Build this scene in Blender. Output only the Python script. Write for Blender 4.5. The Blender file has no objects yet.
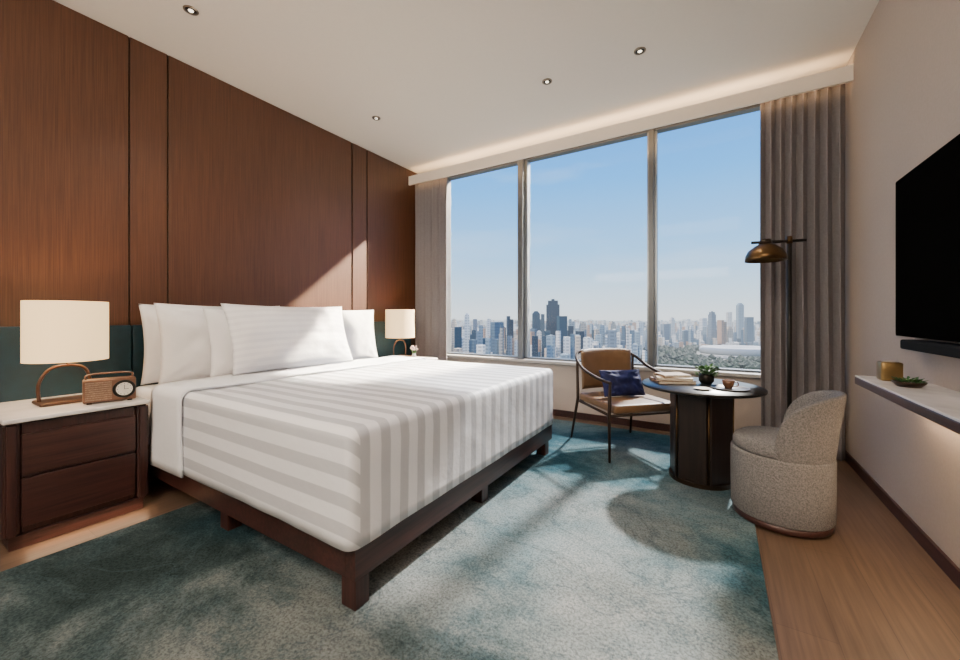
import bpy, bmesh, math, random
from mathutils import Vector, Matrix, noise
random.seed(7)
C = bpy.context.scene.collection
XL, XR, H = -3.78, 0.92, 3.32
YB, YW = -2.2, 4.5

# ------------------------------------------------------------ materials
def new_mat(name):
    m = bpy.data.materials.new(name); m.use_nodes = True
    nt = m.node_tree
    b = nt.nodes["Principled BSDF"]
    return m, nt, b
def N(nt, t, **kw):
    n = nt.nodes.new(t)
    for k, v in kw.items():
        if k in n.inputs: n.inputs[k].default_value = v
        else: setattr(n, k, v)
    return n
def L(nt, a, b): nt.links.new(a, b)
def plain(name, col, rough=0.5, metal=0.0, noise_amt=0.06, nscale=40, bump=0.0, emit=None, es=0, coat=0.0, sheen=0.0, bscale=None, spec=None):
    m, nt, b = new_mat(name)
    tc = N(nt, "ShaderNodeTexCoord")
    nz = N(nt, "ShaderNodeTexNoise"); nz.inputs["Scale"].default_value = nscale; nz.inputs["Detail"].default_value = 4
    L(nt, tc.outputs["Object"], nz.inputs["Vector"])
    rp = N(nt, "ShaderNodeValToRGB")
    rp.color_ramp.elements[0].position = .3; rp.color_ramp.elements[1].position = .7
    rp.color_ramp.elements[0].color = (*[max(0, c*(1-noise_amt)) for c in col], 1)
    rp.color_ramp.elements[1].color = (*[min(1, c*(1+noise_amt)) for c in col], 1)
    L(nt, nz.outputs["Fac"], rp.inputs["Fac"]); L(nt, rp.outputs["Color"], b.inputs["Base Color"])
    b.inputs["Roughness"].default_value = rough; b.inputs["Metallic"].default_value = metal
    if spec is not None: b.inputs["Specular IOR Level"].default_value = spec
    if coat: b.inputs["Coat Weight"].default_value = coat; b.inputs["Coat Roughness"].default_value = .15
    if sheen: b.inputs["Sheen Weight"].default_value = sheen
    if bump:
        n2 = N(nt, "ShaderNodeTexNoise"); n2.inputs["Scale"].default_value = bscale or nscale; n2.inputs["Detail"].default_value = 3
        L(nt, tc.outputs["Object"], n2.inputs["Vector"])
        bp = N(nt, "ShaderNodeBump"); bp.inputs["Strength"].default_value = bump; bp.inputs["Distance"].default_value = .01
        L(nt, n2.outputs["Fac"], bp.inputs["Height"]); L(nt, bp.outputs["Normal"], b.inputs["Normal"])
    if emit:
        b.inputs["Emission Color"].default_value = (*emit, 1); b.inputs["Emission Strength"].default_value = es
    return m
def wood(name, c1, c2, axis='Z', scale=1.0, rough=.45, coat=0.0, fine=60, broad=.3, spec=.5):
    m, nt, b = new_mat(name)
    tc = N(nt, "ShaderNodeTexCoord"); mp = N(nt, "ShaderNodeMapping")
    s = [fine*scale]*3; s['XYZ'.index(axis)] = 2.2*scale
    mp.inputs["Scale"].default_value = s
    L(nt, tc.outputs["Object"], mp.inputs["Vector"])
    nz = N(nt, "ShaderNodeTexNoise"); nz.inputs["Scale"].default_value = 1.0; nz.inputs["Detail"].default_value = 6; nz.inputs["Roughness"].default_value = .65
    L(nt, mp.outputs["Vector"], nz.inputs["Vector"])
    mp2 = N(nt, "ShaderNodeMapping"); s2 = [6*scale]*3; s2['XYZ'.index(axis)] = .35*scale; mp2.inputs["Scale"].default_value = s2
    L(nt, tc.outputs["Object"], mp2.inputs["Vector"])
    nb = N(nt, "ShaderNodeTexNoise"); nb.inputs["Scale"].default_value = 1.0; nb.inputs["Detail"].default_value = 3
    L(nt, mp2.outputs["Vector"], nb.inputs["Vector"])
    mx = N(nt, "ShaderNodeMath", operation='MULTIPLY_ADD'); mx.inputs[1].default_value = 1-broad
    ml = N(nt, "ShaderNodeMath", operation='MULTIPLY'); ml.inputs[1].default_value = broad
    L(nt, nb.outputs["Fac"], ml.inputs[0]); L(nt, nz.outputs["Fac"], mx.inputs[0]); L(nt, ml.outputs[0], mx.inputs[2])
    rp = N(nt, "ShaderNodeValToRGB"); rp.color_ramp.elements[0].position = .38; rp.color_ramp.elements[1].position = .62
    rp.color_ramp.elements[0].color = (*c1, 1); rp.color_ramp.elements[1].color = (*c2, 1)
    L(nt, mx.outputs[0], rp.inputs["Fac"]); L(nt, rp.outputs["Color"], b.inputs["Base Color"])
    b.inputs["Roughness"].default_value = rough; b.inputs["Specular IOR Level"].default_value = spec
    if coat: b.inputs["Coat Weight"].default_value = coat; b.inputs["Coat Roughness"].default_value = .2
    bp = N(nt, "ShaderNodeBump"); bp.inputs["Strength"].default_value = .1; bp.inputs["Distance"].default_value = .003
    L(nt, nz.outputs["Fac"], bp.inputs["Height"]); L(nt, bp.outputs["Normal"], b.inputs["Normal"])
    return m

M_wall = plain("wall_plaster", (.44, .375, .325), .9, noise_amt=.03, nscale=60, bump=.15, bscale=180)
M_ceil = plain("ceiling_paint", (.87, .79, .685), .95, noise_amt=.01)
M_panel = wood("walnut_veneer", (.052, .018, .0075), (.098, .038, .017), 'Z', 1.0, .45, 0, fine=210, broad=.10)
M_dark = wood("dark_mahogany", (.018, .006, .005), (.058, .020, .016), 'Y', 1.0, .38, .1)
M_darkz = wood("dark_mahogany_vertical", (.018, .006, .005), (.058, .020, .016), 'Z', 1.0, .38, .1)
M_frame = wood("dark_bentwood", (.012, .006, .003), (.030, .015, .008), 'Z', 1.0, .5, 0, spec=.25)
M_ped = wood("pedestal_veneer", (.008, .0045, .0035), (.018, .010, .007), 'Z', 1.0, .45, .0, spec=.35)
M_teal = plain("teal_leather", (.001, .024, .040), .5, noise_amt=.15, nscale=20, bump=.2, bscale=250)
M_gap = plain("shadow_gap", (.005, .003, .002), .9)
M_linen = plain("white_linen", (.79, .80, .84), .85, noise_amt=.015, nscale=30, bump=.35, bscale=7)
M_pillow = plain("pillow_cotton", (.79, .78, .79), .85, noise_amt=.01, nscale=30, bump=.9, bscale=6)
M_marble = plain("white_marble", (.72, .68, .65), .25, noise_amt=.12, nscale=7)
M_shade = plain("lamp_shade_fabric", (.60, .45, .28), .8, noise_amt=.03, nscale=90, emit=(1, .66, .30), es=1.7)
M_tan = plain("tan_leather", (.155, .085, .040), .42, noise_amt=.12, nscale=12, bump=.15, bscale=120)
M_blue = plain("navy_velvet", (.002, .006, .062), .8, noise_amt=.4, nscale=14, bump=.4, bscale=9)
M_bouc = plain("grey_boucle", (.165, .160, .160), .95, noise_amt=.38, nscale=130, bump=.6, bscale=160)
M_brass = plain("aged_brass", (.105, .062, .028), .35, 1.0, noise_amt=.2, nscale=8)
M_gold = plain("gold_lustre", (.30, .20, .08), .35, 1.0, noise_amt=.2, nscale=8)
M_black = plain("black_metal", (.02, .018, .016), .4, .6)
M_pole = plain("blackened_bronze", (.006, .005, .004), .5, .0, spec=.3)
M_bronze = plain("dark_bronze", (.04, .025, .016), .4, .7)
M_rim = plain("satin_nickel_rim", (.30, .24, .18), .35, .7)
M_screen = plain("tv_glass", (.0028, .0026, .0024), .9, noise_amt=0, spec=0.0)
M_alu = plain("window_aluminium", (.10, .11, .12), .35, .3, noise_amt=0)
M_alul = plain("window_aluminium_bead", (.26, .29, .32), .3, .5, noise_amt=0)
M_sill = plain("sill_stone", (.38, .36, .34), .5, noise_amt=.03)
M_curt = plain("curtain_fabric", (.185, .172, .182), .9, noise_amt=.08, nscale=60, bump=.2, bscale=200)
M_copper = plain("radio_walnut", (.16, .075, .042), .4, .1, noise_amt=.15, nscale=20)
M_arm = plain("bronze_arm", (.085, .042, .026), .35, .5, noise_amt=.15, nscale=20)
M_leaf = plain("plant_leaf", (.05, .14, .035), .6, noise_amt=.5, nscale=30)
M_bulb = plain("bulb_glow", (1, .9, .7), .5, emit=(1, .85, .65), es=10)
M_dbulb = plain("downlight_lens", (.4, .35, .3), .3, emit=(1, .86, .66), es=4)
M_white = plain("glazed_grey", (.42, .38, .35), .3)
M_coffee = plain("coffee", (.05, .02, .01), .2)
M_paper = plain("book_pages", (.60, .54, .44), .8, noise_amt=.1, nscale=80)
M_cov1 = plain("book_cover_tan", (.32, .22, .14), .6)
M_cov2 = plain("book_cover_cream", (.50, .43, .34), .6)
M_cov3 = plain("book_cover_brown", (.16, .09, .05), .6)
M_tray = plain("dark_tray", (.04, .03, .025), .4)
M_flower = plain("pale_flower", (.70, .45, .42), .7)
M_clock = plain("dial_face", (.72, .68, .60), .5)
M_mesh = plain("speaker_slats", (.28, .18, .12), .8, noise_amt=.4, nscale=200)
M_sblack = plain("soundbar_cloth", (.012, .012, .012), .9, spec=.1)
M_led = plain("led_warm", (1, .8, .6), .5, emit=(1, .76, .50), es=10)
M_top = plain("black_lacquer", (.010, .009, .009), .3, noise_amt=0, spec=.22)

def floor_mat():
    m, nt, b = new_mat("oak_planks")
    tc = N(nt, "ShaderNodeTexCoord"); mp = N(nt, "ShaderNodeMapping")
    mp.inputs["Rotation"].default_value = (0, 0, math.pi/2)
    L(nt, tc.outputs["Object"], mp.inputs["Vector"])
    br = N(nt, "ShaderNodeTexBrick"); br.offset = .37
    br.inputs["Scale"].default_value = 1.0
    br.inputs["Color1"].default_value = (.126, .080, .053, 1); br.inputs["Color2"].default_value = (.110, .070, .047, 1)
    br.inputs["Mortar"].default_value = (.078, .049, .034, 1)
    br.inputs["Mortar Size"].default_value = .0016; br.inputs["Brick Width"].default_value = 1.9; br.inputs["Row Height"].default_value = .19
    L(nt, mp.outputs["Vector"], br.inputs["Vector"])
    m2 = N(nt, "ShaderNodeMapping"); m2.inputs["Scale"].default_value = (38, 1.5, 1)
    L(nt, tc.outputs["Object"], m2.inputs["Vector"])
    nz = N(nt, "ShaderNodeTexNoise"); nz.inputs["Scale"].default_value = 1.5; nz.inputs["Detail"].default_value = 6
    L(nt, m2.outputs["Vector"], nz.inputs["Vector"])
    mx = N(nt, "ShaderNodeMix", data_type='RGBA', blend_type='MULTIPLY'); mx.inputs[0].default_value = .8
    rp = N(nt, "ShaderNodeValToRGB"); rp.color_ramp.elements[0].position = .3; rp.color_ramp.elements[0].color = (.5, .5, .5, 1); rp.color_ramp.elements[1].position = .65
    L(nt, nz.outputs["Fac"], rp.inputs["Fac"])
    L(nt, br.outputs["Color"], mx.inputs[6]); L(nt, rp.outputs["Color"], mx.inputs[7])
    L(nt, mx.outputs[2], b.inputs["Base Color"]); b.inputs["Roughness"].default_value = .45
    return m
M_floor = floor_mat()

def rug_mat():
    m, nt, b = new_mat("rug_pile")
    tc = N(nt, "ShaderNodeTexCoord")
    mp = N(nt, "ShaderNodeMapping"); mp.inputs["Scale"].default_value = (.75, 1.0, 1); mp.inputs["Location"].default_value = (3.1, 1.7, 0)
    mp.inputs["Rotation"].default_value = (0, 0, .5)
    L(nt, tc.outputs["Object"], mp.inputs["Vector"])
    a = N(nt, "ShaderNodeTexNoise"); a.inputs["Scale"].default_value = .95; a.inputs["Detail"].default_value = 15; a.inputs["Roughness"].default_value = .70; a.inputs["Distortion"].default_value = .35
    L(nt, mp.outputs["Vector"], a.inputs["Vector"])
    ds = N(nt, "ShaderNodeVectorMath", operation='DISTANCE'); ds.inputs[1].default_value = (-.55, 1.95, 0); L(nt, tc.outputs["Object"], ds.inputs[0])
    dm = N(nt, "ShaderNodeMapRange"); dm.inputs[1].default_value = .3; dm.inputs[2].default_value = 2.6; dm.inputs[3].default_value = .03; dm.inputs[4].default_value = -.03  # dim foreground put into the colour: rug darkens away from its middle
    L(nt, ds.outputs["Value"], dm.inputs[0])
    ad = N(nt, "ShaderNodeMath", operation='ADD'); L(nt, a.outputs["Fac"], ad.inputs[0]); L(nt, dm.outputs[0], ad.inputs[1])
    # muted charcoal-green palette
    rp = N(nt, "ShaderNodeValToRGB"); e = rp.color_ramp.elements
    e[0].position = .36; e[0].color = (.026, .040, .042, 1)
    e[1].position = .65; e[1].color = (.245, .255, .248, 1)
    x = e.new(.43); x.color = (.048, .072, .077, 1)
    x = e.new(.475); x.color = (.095, .122, .126, 1)
    x = e.new(.52); x.color = (.145, .168, .168, 1)
    x = e.new(.58); x.color = (.192, .208, .205, 1)
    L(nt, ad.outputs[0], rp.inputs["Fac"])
    # blue-teal palette that takes over towards the window and in scattered patches
    rq = N(nt, "ShaderNodeValToRGB"); e = rq.color_ramp.elements
    e[0].position = .36; e[0].color = (.016, .050, .070, 1)
    e[1].position = .65; e[1].color = (.21, .255, .27, 1)
    x = e.new(.43); x.color = (.030, .085, .112, 1)
    x = e.new(.50); x.color = (.090, .155, .180, 1)
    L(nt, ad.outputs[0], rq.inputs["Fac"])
    p = N(nt, "ShaderNodeTexNoise"); p.inputs["Scale"].default_value = 1.3; p.inputs["Detail"].default_value = 6; L(nt, tc.outputs["Object"], p.inputs["Vector"])
    sy_ = N(nt, "ShaderNodeSeparateXYZ"); L(nt, tc.outputs["Object"], sy_.inputs[0])
    ym = N(nt, "ShaderNodeMapRange"); ym.inputs[1].default_value = .5; ym.inputs[2].default_value = 4.0; ym.inputs[3].default_value = -.18; ym.inputs[4].default_value = .35
    L(nt, sy_.outputs[1], ym.inputs[0])
    pa = N(nt, "ShaderNodeMath", operation='ADD'); L(nt, p.outputs["Fac"], pa.inputs[0]); L(nt, ym.outputs[0], pa.inputs[1])
    pm = N(nt, "ShaderNodeMapRange"); pm.inputs[1].default_value = .42; pm.inputs[2].default_value = .68; L(nt, pa.outputs[0], pm.inputs[0])
    mq = N(nt, "ShaderNodeMix", data_type='RGBA'); L(nt, pm.outputs[0], mq.inputs[0]); L(nt, rp.outputs["Color"], mq.inputs[6]); L(nt, rq.outputs["Color"], mq.inputs[7])
    v = N(nt, "ShaderNodeTexNoise"); v.inputs["Scale"].default_value = 1.9; v.inputs["Detail"].default_value = 10; v.inputs["Roughness"].default_value = .62; v.inputs["Distortion"].default_value = .8
    L(nt, mp.outputs["Vector"], v.inputs["Vector"])
    s1 = N(nt, "ShaderNodeMath", operation='SUBTRACT'); s1.inputs[1].default_value = .5; L(nt, v.outputs["Fac"], s1.inputs[0])
    s2 = N(nt, "ShaderNodeMath", operation='ABSOLUTE'); L(nt, s1.outputs[0], s2.inputs[0])
    vr = N(nt, "ShaderNodeMapRange"); vr.inputs[1].default_value = 0; vr.inputs[2].default_value = .02; vr.inputs[3].default_value = .5; vr.inputs[4].default_value = 0
    L(nt, s2.outputs[0], vr.inputs[0])
    mv = N(nt, "ShaderNodeMix", data_type='RGBA'); L(nt, vr.outputs[0], mv.inputs[0]); L(nt, mq.outputs[2], mv.inputs[6]); mv.inputs[7].default_value = (.055, .088, .100, 1)
    f = N(nt, "ShaderNodeTexNoise"); f.inputs["Scale"].default_value = 90; f.inputs["Detail"].default_value = 5; f.inputs["Roughness"].default_value = .75
    L(nt, tc.outputs["Object"], f.inputs["Vector"])
    r2 = N(nt, "ShaderNodeValToRGB"); r2.color_ramp.elements[0].position = .38; r2.color_ramp.elements[0].color = (.40, .42, .43, 1); r2.color_ramp.elements[1].position = .58
    L(nt, f.outputs["Fac"], r2.inputs["Fac"])
    mx = N(nt, "ShaderNodeMix", data_type='RGBA', blend_type='MULTIPLY'); mx.inputs[0].default_value = .9
    L(nt, mv.outputs[2], mx.inputs[6]); L(nt, r2.outputs["Color"], mx.inputs[7]); L(nt, mx.outputs[2], b.inputs["Base Color"])
    b.inputs["Roughness"].default_value = 1; b.inputs["Specular IOR Level"].default_value = .05
    bp = N(nt, "ShaderNodeBump"); bp.inputs["Strength"].default_value = .6; bp.inputs["Distance"].default_value = .01
    L(nt, f.outputs["Fac"], bp.inputs["Height"]); L(nt, bp.outputs["Normal"], b.inputs["Normal"])
    return m
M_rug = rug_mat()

def stripe_mat(name, period, hi, lo):
    m, nt, b = new_mat(name)
    tc = N(nt, "ShaderNodeTexCoord"); sp = N(nt, "ShaderNodeSeparateXYZ")
    L(nt, tc.outputs["UV"], sp.inputs[0])
    ml = N(nt, "ShaderNodeMath", operation='MULTIPLY'); ml.inputs[1].default_value = 1/period
    L(nt, sp.outputs[0], ml.inputs[0])
    fr = N(nt, "ShaderNodeMath", operation='FRACT'); L(nt, ml.outputs[0], fr.inputs[0])
    rp = N(nt, "ShaderNodeValToRGB"); e = rp.color_ramp.elements
    e[0].position = 0; e[0].color = (*hi, 1); e[1].position = .53; e[1].color = (*lo, 1)
    x = e.new(.49); x.color = (*hi, 1); x = e.new(.96); x.color = (*lo, 1); x = e.new(1.0); x.color = (*hi, 1)
    L(nt, fr.outputs[0], rp.inputs["Fac"]); L(nt, rp.outputs["Color"], b.inputs["Base Color"])
    b.inputs["Roughness"].default_value = .5
    nz = N(nt, "ShaderNodeTexNoise"); nz.inputs["Scale"].default_value = 5; nz.inputs["Detail"].default_value = 4
    L(nt, tc.outputs["Object"], nz.inputs["Vector"])
    bp = N(nt, "ShaderNodeBump"); bp.inputs["Strength"].default_value = .6; bp.inputs["Distance"].default_value = .02
    L(nt, nz.outputs["Fac"], bp.inputs["Height"]); L(nt, bp.outputs["Normal"], b.inputs["Normal"])
    return m
M_duvet = stripe_mat("striped_sateen", .118, (.81, .82, .86), (.52, .535, .575))
M_pstripe = stripe_mat("striped_pillow_sateen", .05, (.80, .79, .80), (.73, .72, .74))

def glass_mat():
    m, nt, b = new_mat("window_glass"); nt.nodes.remove(b)
    out = [n for n in nt.nodes if n.type == 'OUTPUT_MATERIAL'][0]
    t = N(nt, "ShaderNodeBsdfTransparent"); t.inputs[0].default_value = (.97, .98, .99, 1)
    g = N(nt, "ShaderNodeBsdfGlossy"); g.inputs["Roughness"].default_value = .05
    mx = N(nt, "ShaderNodeMixShader"); mx.inputs[0].default_value = .004
    L(nt, t.outputs[0], mx.inputs[1]); L(nt, g.outputs[0], mx.inputs[2]); L(nt, mx.outputs[0], out.inputs[0])
    return m
M_glass = glass_mat()

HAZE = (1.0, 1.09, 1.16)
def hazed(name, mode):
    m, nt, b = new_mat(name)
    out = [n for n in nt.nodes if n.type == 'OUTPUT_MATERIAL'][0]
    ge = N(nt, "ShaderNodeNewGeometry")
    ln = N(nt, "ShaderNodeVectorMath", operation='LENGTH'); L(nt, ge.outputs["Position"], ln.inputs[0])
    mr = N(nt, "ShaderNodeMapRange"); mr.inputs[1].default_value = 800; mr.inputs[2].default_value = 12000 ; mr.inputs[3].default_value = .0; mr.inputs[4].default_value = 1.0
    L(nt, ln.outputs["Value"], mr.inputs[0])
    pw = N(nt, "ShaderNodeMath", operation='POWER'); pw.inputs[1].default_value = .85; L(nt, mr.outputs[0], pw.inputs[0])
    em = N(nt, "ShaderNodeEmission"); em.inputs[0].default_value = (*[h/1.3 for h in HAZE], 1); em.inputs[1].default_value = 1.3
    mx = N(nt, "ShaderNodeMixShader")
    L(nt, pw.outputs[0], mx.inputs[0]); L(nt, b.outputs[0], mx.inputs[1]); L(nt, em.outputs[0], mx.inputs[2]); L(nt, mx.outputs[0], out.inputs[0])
    b.inputs["Roughness"].default_value = .8
    if mode in ('obj', 'island', 'dark'):
        rp = N(nt, "ShaderNodeValToRGB"); rp.color_ramp.interpolation = 'CONSTANT'; e = rp.color_ramp.elements
        if mode == 'dark':
            e[0].color = (.008, .030, .055, 1); e[1].color = (.020, .060, .090, 1); e[1].position = .5
        else:
            cols = [(.80, .74, .66), (.28, .35, .39), (.85, .81, .74), (.10, .16, .21), (.66, .53, .40), (.82, .78, .72), (.20, .24, .28), (.50, .29, .19)]
            e[0].color = (*cols[0], 1); e[1].color = (*cols[1], 1); e[1].position = 1/8
            for i in range(2, 8):
                q = e.new(i/8); q.color = (*cols[i], 1)
        if mode == 'island':
            L(nt, ge.outputs["Random Per Island"], rp.inputs["Fac"])
        else:
            oi = N(nt, "ShaderNodeObjectInfo"); L(nt, oi.outputs["Random"], rp.inputs["Fac"])
        sp = N(nt, "ShaderNodeSeparateXYZ"); L(nt, ge.outputs["Position"], sp.inputs[0])
        f1 = N(nt, "ShaderNodeMath", operation='MULTIPLY'); f1.inputs[1].default_value = 1/9.0; L(nt, sp.outputs[2], f1.inputs[0])
        f2 = N(nt, "ShaderNodeMath", operation='FRACT'); L(nt, f1.outputs[0], f2.inputs[0])
        f3 = N(nt, "ShaderNodeMath", operation='GREATER_THAN'); f3.inputs[1].default_value = .5; L(nt, f2.outputs[0], f3.inputs[0])
        g0 = N(nt, "ShaderNodeMath", operation='ADD'); L(nt, sp.outputs[0], g0.inputs[0]); L(nt, sp.outputs[1], g0.inputs[1])
        g1 = N(nt, "ShaderNodeMath", operation='MULTIPLY'); g1.inputs[1].default_value = 1/14.0; L(nt, g0.outputs[0], g1.inputs[0])
        g2 = N(nt, "ShaderNodeMath", operation='FRACT'); L(nt, g1.outputs[0], g2.inputs[0])
        g3 = N(nt, "ShaderNodeMath", operation='GREATER_THAN'); g3.inputs[1].default_value = .3; L(nt, g2.outputs[0], g3.inputs[0])
        w = N(nt, "ShaderNodeMath", operation='MULTIPLY'); L(nt, f3.outputs[0], w.inputs[0]); L(nt, g3.outputs[0], w.inputs[1])
        w2 = N(nt, "ShaderNodeMath", operation='MULTIPLY'); w2.inputs[1].default_value = .45; L(nt, w.outputs[0], w2.inputs[0])
        mc = N(nt, "ShaderNodeMix", data_type='RGBA'); L(nt, w2.outputs[0], mc.inputs[0]); L(nt, rp.outputs["Color"], mc.inputs[6]); mc.inputs[7].default_value = (.05, .07, .10, 1)
        L(nt, mc.outputs[2], b.inputs["Base Color"])
    elif mode == 'ground':
        nz = N(nt, "ShaderNodeTexNoise"); nz.inputs["Scale"].default_value = .006; nz.inputs["Detail"].default_value = 8
        L(nt, ge.outputs["Position"], nz.inputs["Vector"])
        rp = N(nt, "ShaderNodeValToRGB"); e = rp.color_ramp.elements
        e[0].position = .45; e[0].color = (.014, .030, .015, 1); e[1].position = .65; e[1].color = (.13, .115, .10, 1)
        L(nt, nz.outputs["Fac"], rp.inputs["Fac"]); L(nt, rp.outputs["Color"], b.inputs["Base Color"])
    elif mode == 'green':
        nz = N(nt, "ShaderNodeTexNoise"); nz.inputs["Scale"].default_value = .03; nz.inputs["Detail"].default_value = 6
        L(nt, ge.outputs["Position"], nz.inputs["Vector"])
        rp = N(nt, "ShaderNodeValToRGB"); e = rp.color_ramp.elements
        e[0].position = .4; e[0].color = (.004, .014, .005, 1); e[1].position = .65; e[1].color = (.018, .042, .014, 1)
        L(nt, nz.outputs["Fac"], rp.inputs["Fac"]); L(nt, rp.outputs["Color"], b.inputs["Base Color"])
    elif mode == 'white':
        b.inputs["Base Color"].default_value = (.42, .42, .41, 1)
    return m
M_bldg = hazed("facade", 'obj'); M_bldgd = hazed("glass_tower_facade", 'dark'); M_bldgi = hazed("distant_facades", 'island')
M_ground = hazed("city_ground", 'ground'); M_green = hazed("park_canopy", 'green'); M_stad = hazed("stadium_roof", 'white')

# ------------------------------------------------------------ builders
def mk(name, bm, mat, parent=None, smooth=False, loc=(0, 0, 0), rot=(0, 0, 0), **props):
    bmesh.ops.recalc_face_normals(bm, faces=bm.faces)
    me = bpy.data.meshes.new(name); bm.to_mesh(me); bm.free()
    if smooth:
        for p in me.polygons: p.use_smooth = True
    o = bpy.data.objects.new(name, me); C.objects.link(o)
    if isinstance(mat, (list, tuple)):
        for q in mat: me.materials.append(q)
    else: me.materials.append(mat)
    o.location = loc; o.rotation_euler = rot
    if parent: o.parent = parent
    for k, v in props.items(): o[k] = v
    return o
def root(name, label, cat, loc=(0, 0, 0), rz=0, **props):
    o = bpy.data.objects.new(name, None); C.objects.link(o)
    o.empty_display_size = .1; o.location = loc; o.rotation_euler = (0, 0, rz)
    o["label"] = label; o["category"] = cat
    for k, v in props.items(): o[k] = v
    return o
def addbox(bm, x0, x1, y0, y1, z0, z1):
    r = bmesh.ops.create_cube(bm, size=1)
    for v in r['verts']:
        v.co = Vector((x0+(v.co.x+.5)*(x1-x0), y0+(v.co.y+.5)*(y1-y0), z0+(v.co.z+.5)*(z1-z0)))
    return r['verts']
def box(x0, x1, y0, y1, z0, z1, bev=0, seg=2):
    bm = bmesh.new(); addbox(bm, x0, x1, y0, y1, z0, z1)
    if bev: bmesh.ops.bevel(bm, geom=bm.edges[:], offset=bev, segments=seg, affect='EDGES', profile=.5)
    return bm
def lathe(prof, seg=48, cx=0, cy=0, bm=None):
    bm = bm or bmesh.new(); rings = []
    for r, z in prof:
        if r < 1e-6: rings.append([bm.verts.new((cx, cy, z))])
        else: rings.append([bm.verts.new((cx+r*math.cos(2*math.pi*i/seg), cy+r*math.sin(2*math.pi*i/seg), z)) for i in range(seg)])
    for a, b in zip(rings, rings[1:]):
        for i in range(seg):
            j = (i+1) % seg
            if len(a) == 1 and len(b) == 1: continue
            if len(a) == 1: bm.faces.new((a[0], b[i], b[j]))
            elif len(b) == 1: bm.faces.new((a[i], a[j], b[0]))
            else: bm.faces.new((a[i], a[j], b[j], b[i]))
    return bm
def tube(pts, r, seg=10, bm=None, closed=False):
    bm = bm or bmesh.new(); P = [Vector(p) for p in pts]; n = len(P)
    rr = r if isinstance(r, (list, tuple)) else [r]*n
    up = None; rings = []
    for i in range(n):
        if closed: t = (P[(i+1) % n]-P[i-1]).normalized()
        else: t = (P[min(i+1, n-1)]-P[max(i-1, 0)]).normalized()
        if up is None:
            up = Vector((0, 0, 1)) if abs(t.z) < .9 else Vector((1, 0, 0))
        up = (up-t*up.dot(t)).normalized(); s = t.cross(up)
        rings.append([bm.verts.new(P[i]+rr[i]*(math.cos(2*math.pi*k/seg)*up+math.sin(2*math.pi*k/seg)*s)) for k in range(seg)])
    m = n if closed else n-1
    for i in range(m):
        a = rings[i]; b = rings[(i+1) % n]
        for k in range(seg):
            j = (k+1) % seg; bm.faces.new((a[k], a[j], b[j], b[k]))
    if not closed:
        bm.faces.new(rings[0]); bm.faces.new(rings[-1][::-1])
    return bm
def spline(pts, n=8):
    P = [Vector(p) for p in pts]; out = []
    for i in range(len(P)-1):
        p0 = P[max(i-1, 0)]; p1 = P[i]; p2 = P[i+1]; p3 = P[min(i+2, len(P)-1)]
        for k in range(n):
            t = k/n
            out.append(.5*((2*p1)+(-p0+p2)*t+(2*p0-5*p1+4*p2-p3)*t*t+(-p0+3*p1-3*p2+p3)*t**3))
    out.append(P[-1]); return out
def pillow(w, h, t, seed=0, n=40, pinch=.06, flange=0.0):
    bm = bmesh.new(); uvl = bm.loops.layers.uv.new("UVMap"); top = {}; bot = {}
    for i in range(n+1):
        for j in range(n+1):
            u = -1+2*i/n; v = -1+2*j/n
            k = 1-flange; uu = min(1, abs(u)/k); vv = min(1, abs(v)/k)
            th = max(0, (1-uu**2.6))**.55*max(0, (1-vv**2.6))**.55*t/2
            if flange: th = max(th, .004)
            y = w/2*u*(1-pinch*(1-v*v)*abs(u)**2); z = h/2*v*(1-pinch*(1-u*u)*abs(v)**2)
            damp = (1-abs(u)**6)*(1-abs(v)**6)
            nz = (noise.noise(Vector((u*2.2+seed*5, v*2.2, seed)))*.022+noise.noise(Vector((u*6+seed*5, v*3, seed)))*.012)*damp
            ca = math.atan2(1-abs(v), 1-abs(u)+1e-4); cr = math.hypot(1-abs(u), 1-abs(v))
            nz += .008*math.sin(ca*11+seed)*math.exp(-((cr-.35)/.22)**2)*damp
            edge = i in (0, n) or j in (0, n)
            top[i, j] = bm.verts.new((0 if edge else th+nz, y, z+h/2))
            bot[i, j] = top[i, j] if edge else bm.verts.new((-th*.8+(nz if flange and th < .005 else 0), y, z+h/2))
    for i in range(n):
        for j in range(n):
            fs = [bm.faces.new((top[i, j], top[i+1, j], top[i+1, j+1], top[i, j+1]))]
            try: fs.append(bm.faces.new((bot[i, j], bot[i, j+1], bot[i+1, j+1], bot[i+1, j])))
            except ValueError: pass
            for f in fs:
                for lp in f.loops: lp[uvl].uv = (lp.vert.co.z, lp.vert.co.y)
    return bm
def S(o): o["kind"] = "structure"; return o

# ------------------------------------------------------------ room shell
S(mk("floor", box(XL-.2, XR+.2, YB-.2, YW+.2, -.2, 0), M_floor))
S(mk("ceiling", box(XL-.2, XR+.2, YB-.2, 4.75, H, H+.2), M_ceil))
S(mk("wall_left", box(XL-.2, XL-.02, YB-.2, 4.7, 0, H), M_gap))
S(mk("wall_right", box(XR, XR+.2, YB-.2, 4.7, 0, H), M_wall))
S(mk("wall_back", box(XL-.2, XR+.2, YB-.2, YB, 0, H), M_wall))
GX0, GX1, GZ0, GZ1 = -3.40, .62, .665, 3.24
S(mk("wall_window", (lambda bm: (addbox(bm, XL-.02, XR, YW, YW+.2, 0, GZ0-.05), addbox(bm, XL-.02, XR, YW, YW+.2, GZ1, H),
    addbox(bm, XL-.02, GX0, YW, YW+.2, GZ0-.05, GZ1), addbox(bm, GX1, XR, YW, YW+.2, GZ0-.05, GZ1), bm)[-1])(bmesh.new()), M_wall))
S(mk("trim_1", box(XL, XR, 4.42, YW+.16, GZ0-.035, GZ0, .004), M_sill))
S(mk("baseboard_right", box(XR-.015, XR, YB, 4.45, 0, .075), M_dark))
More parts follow.
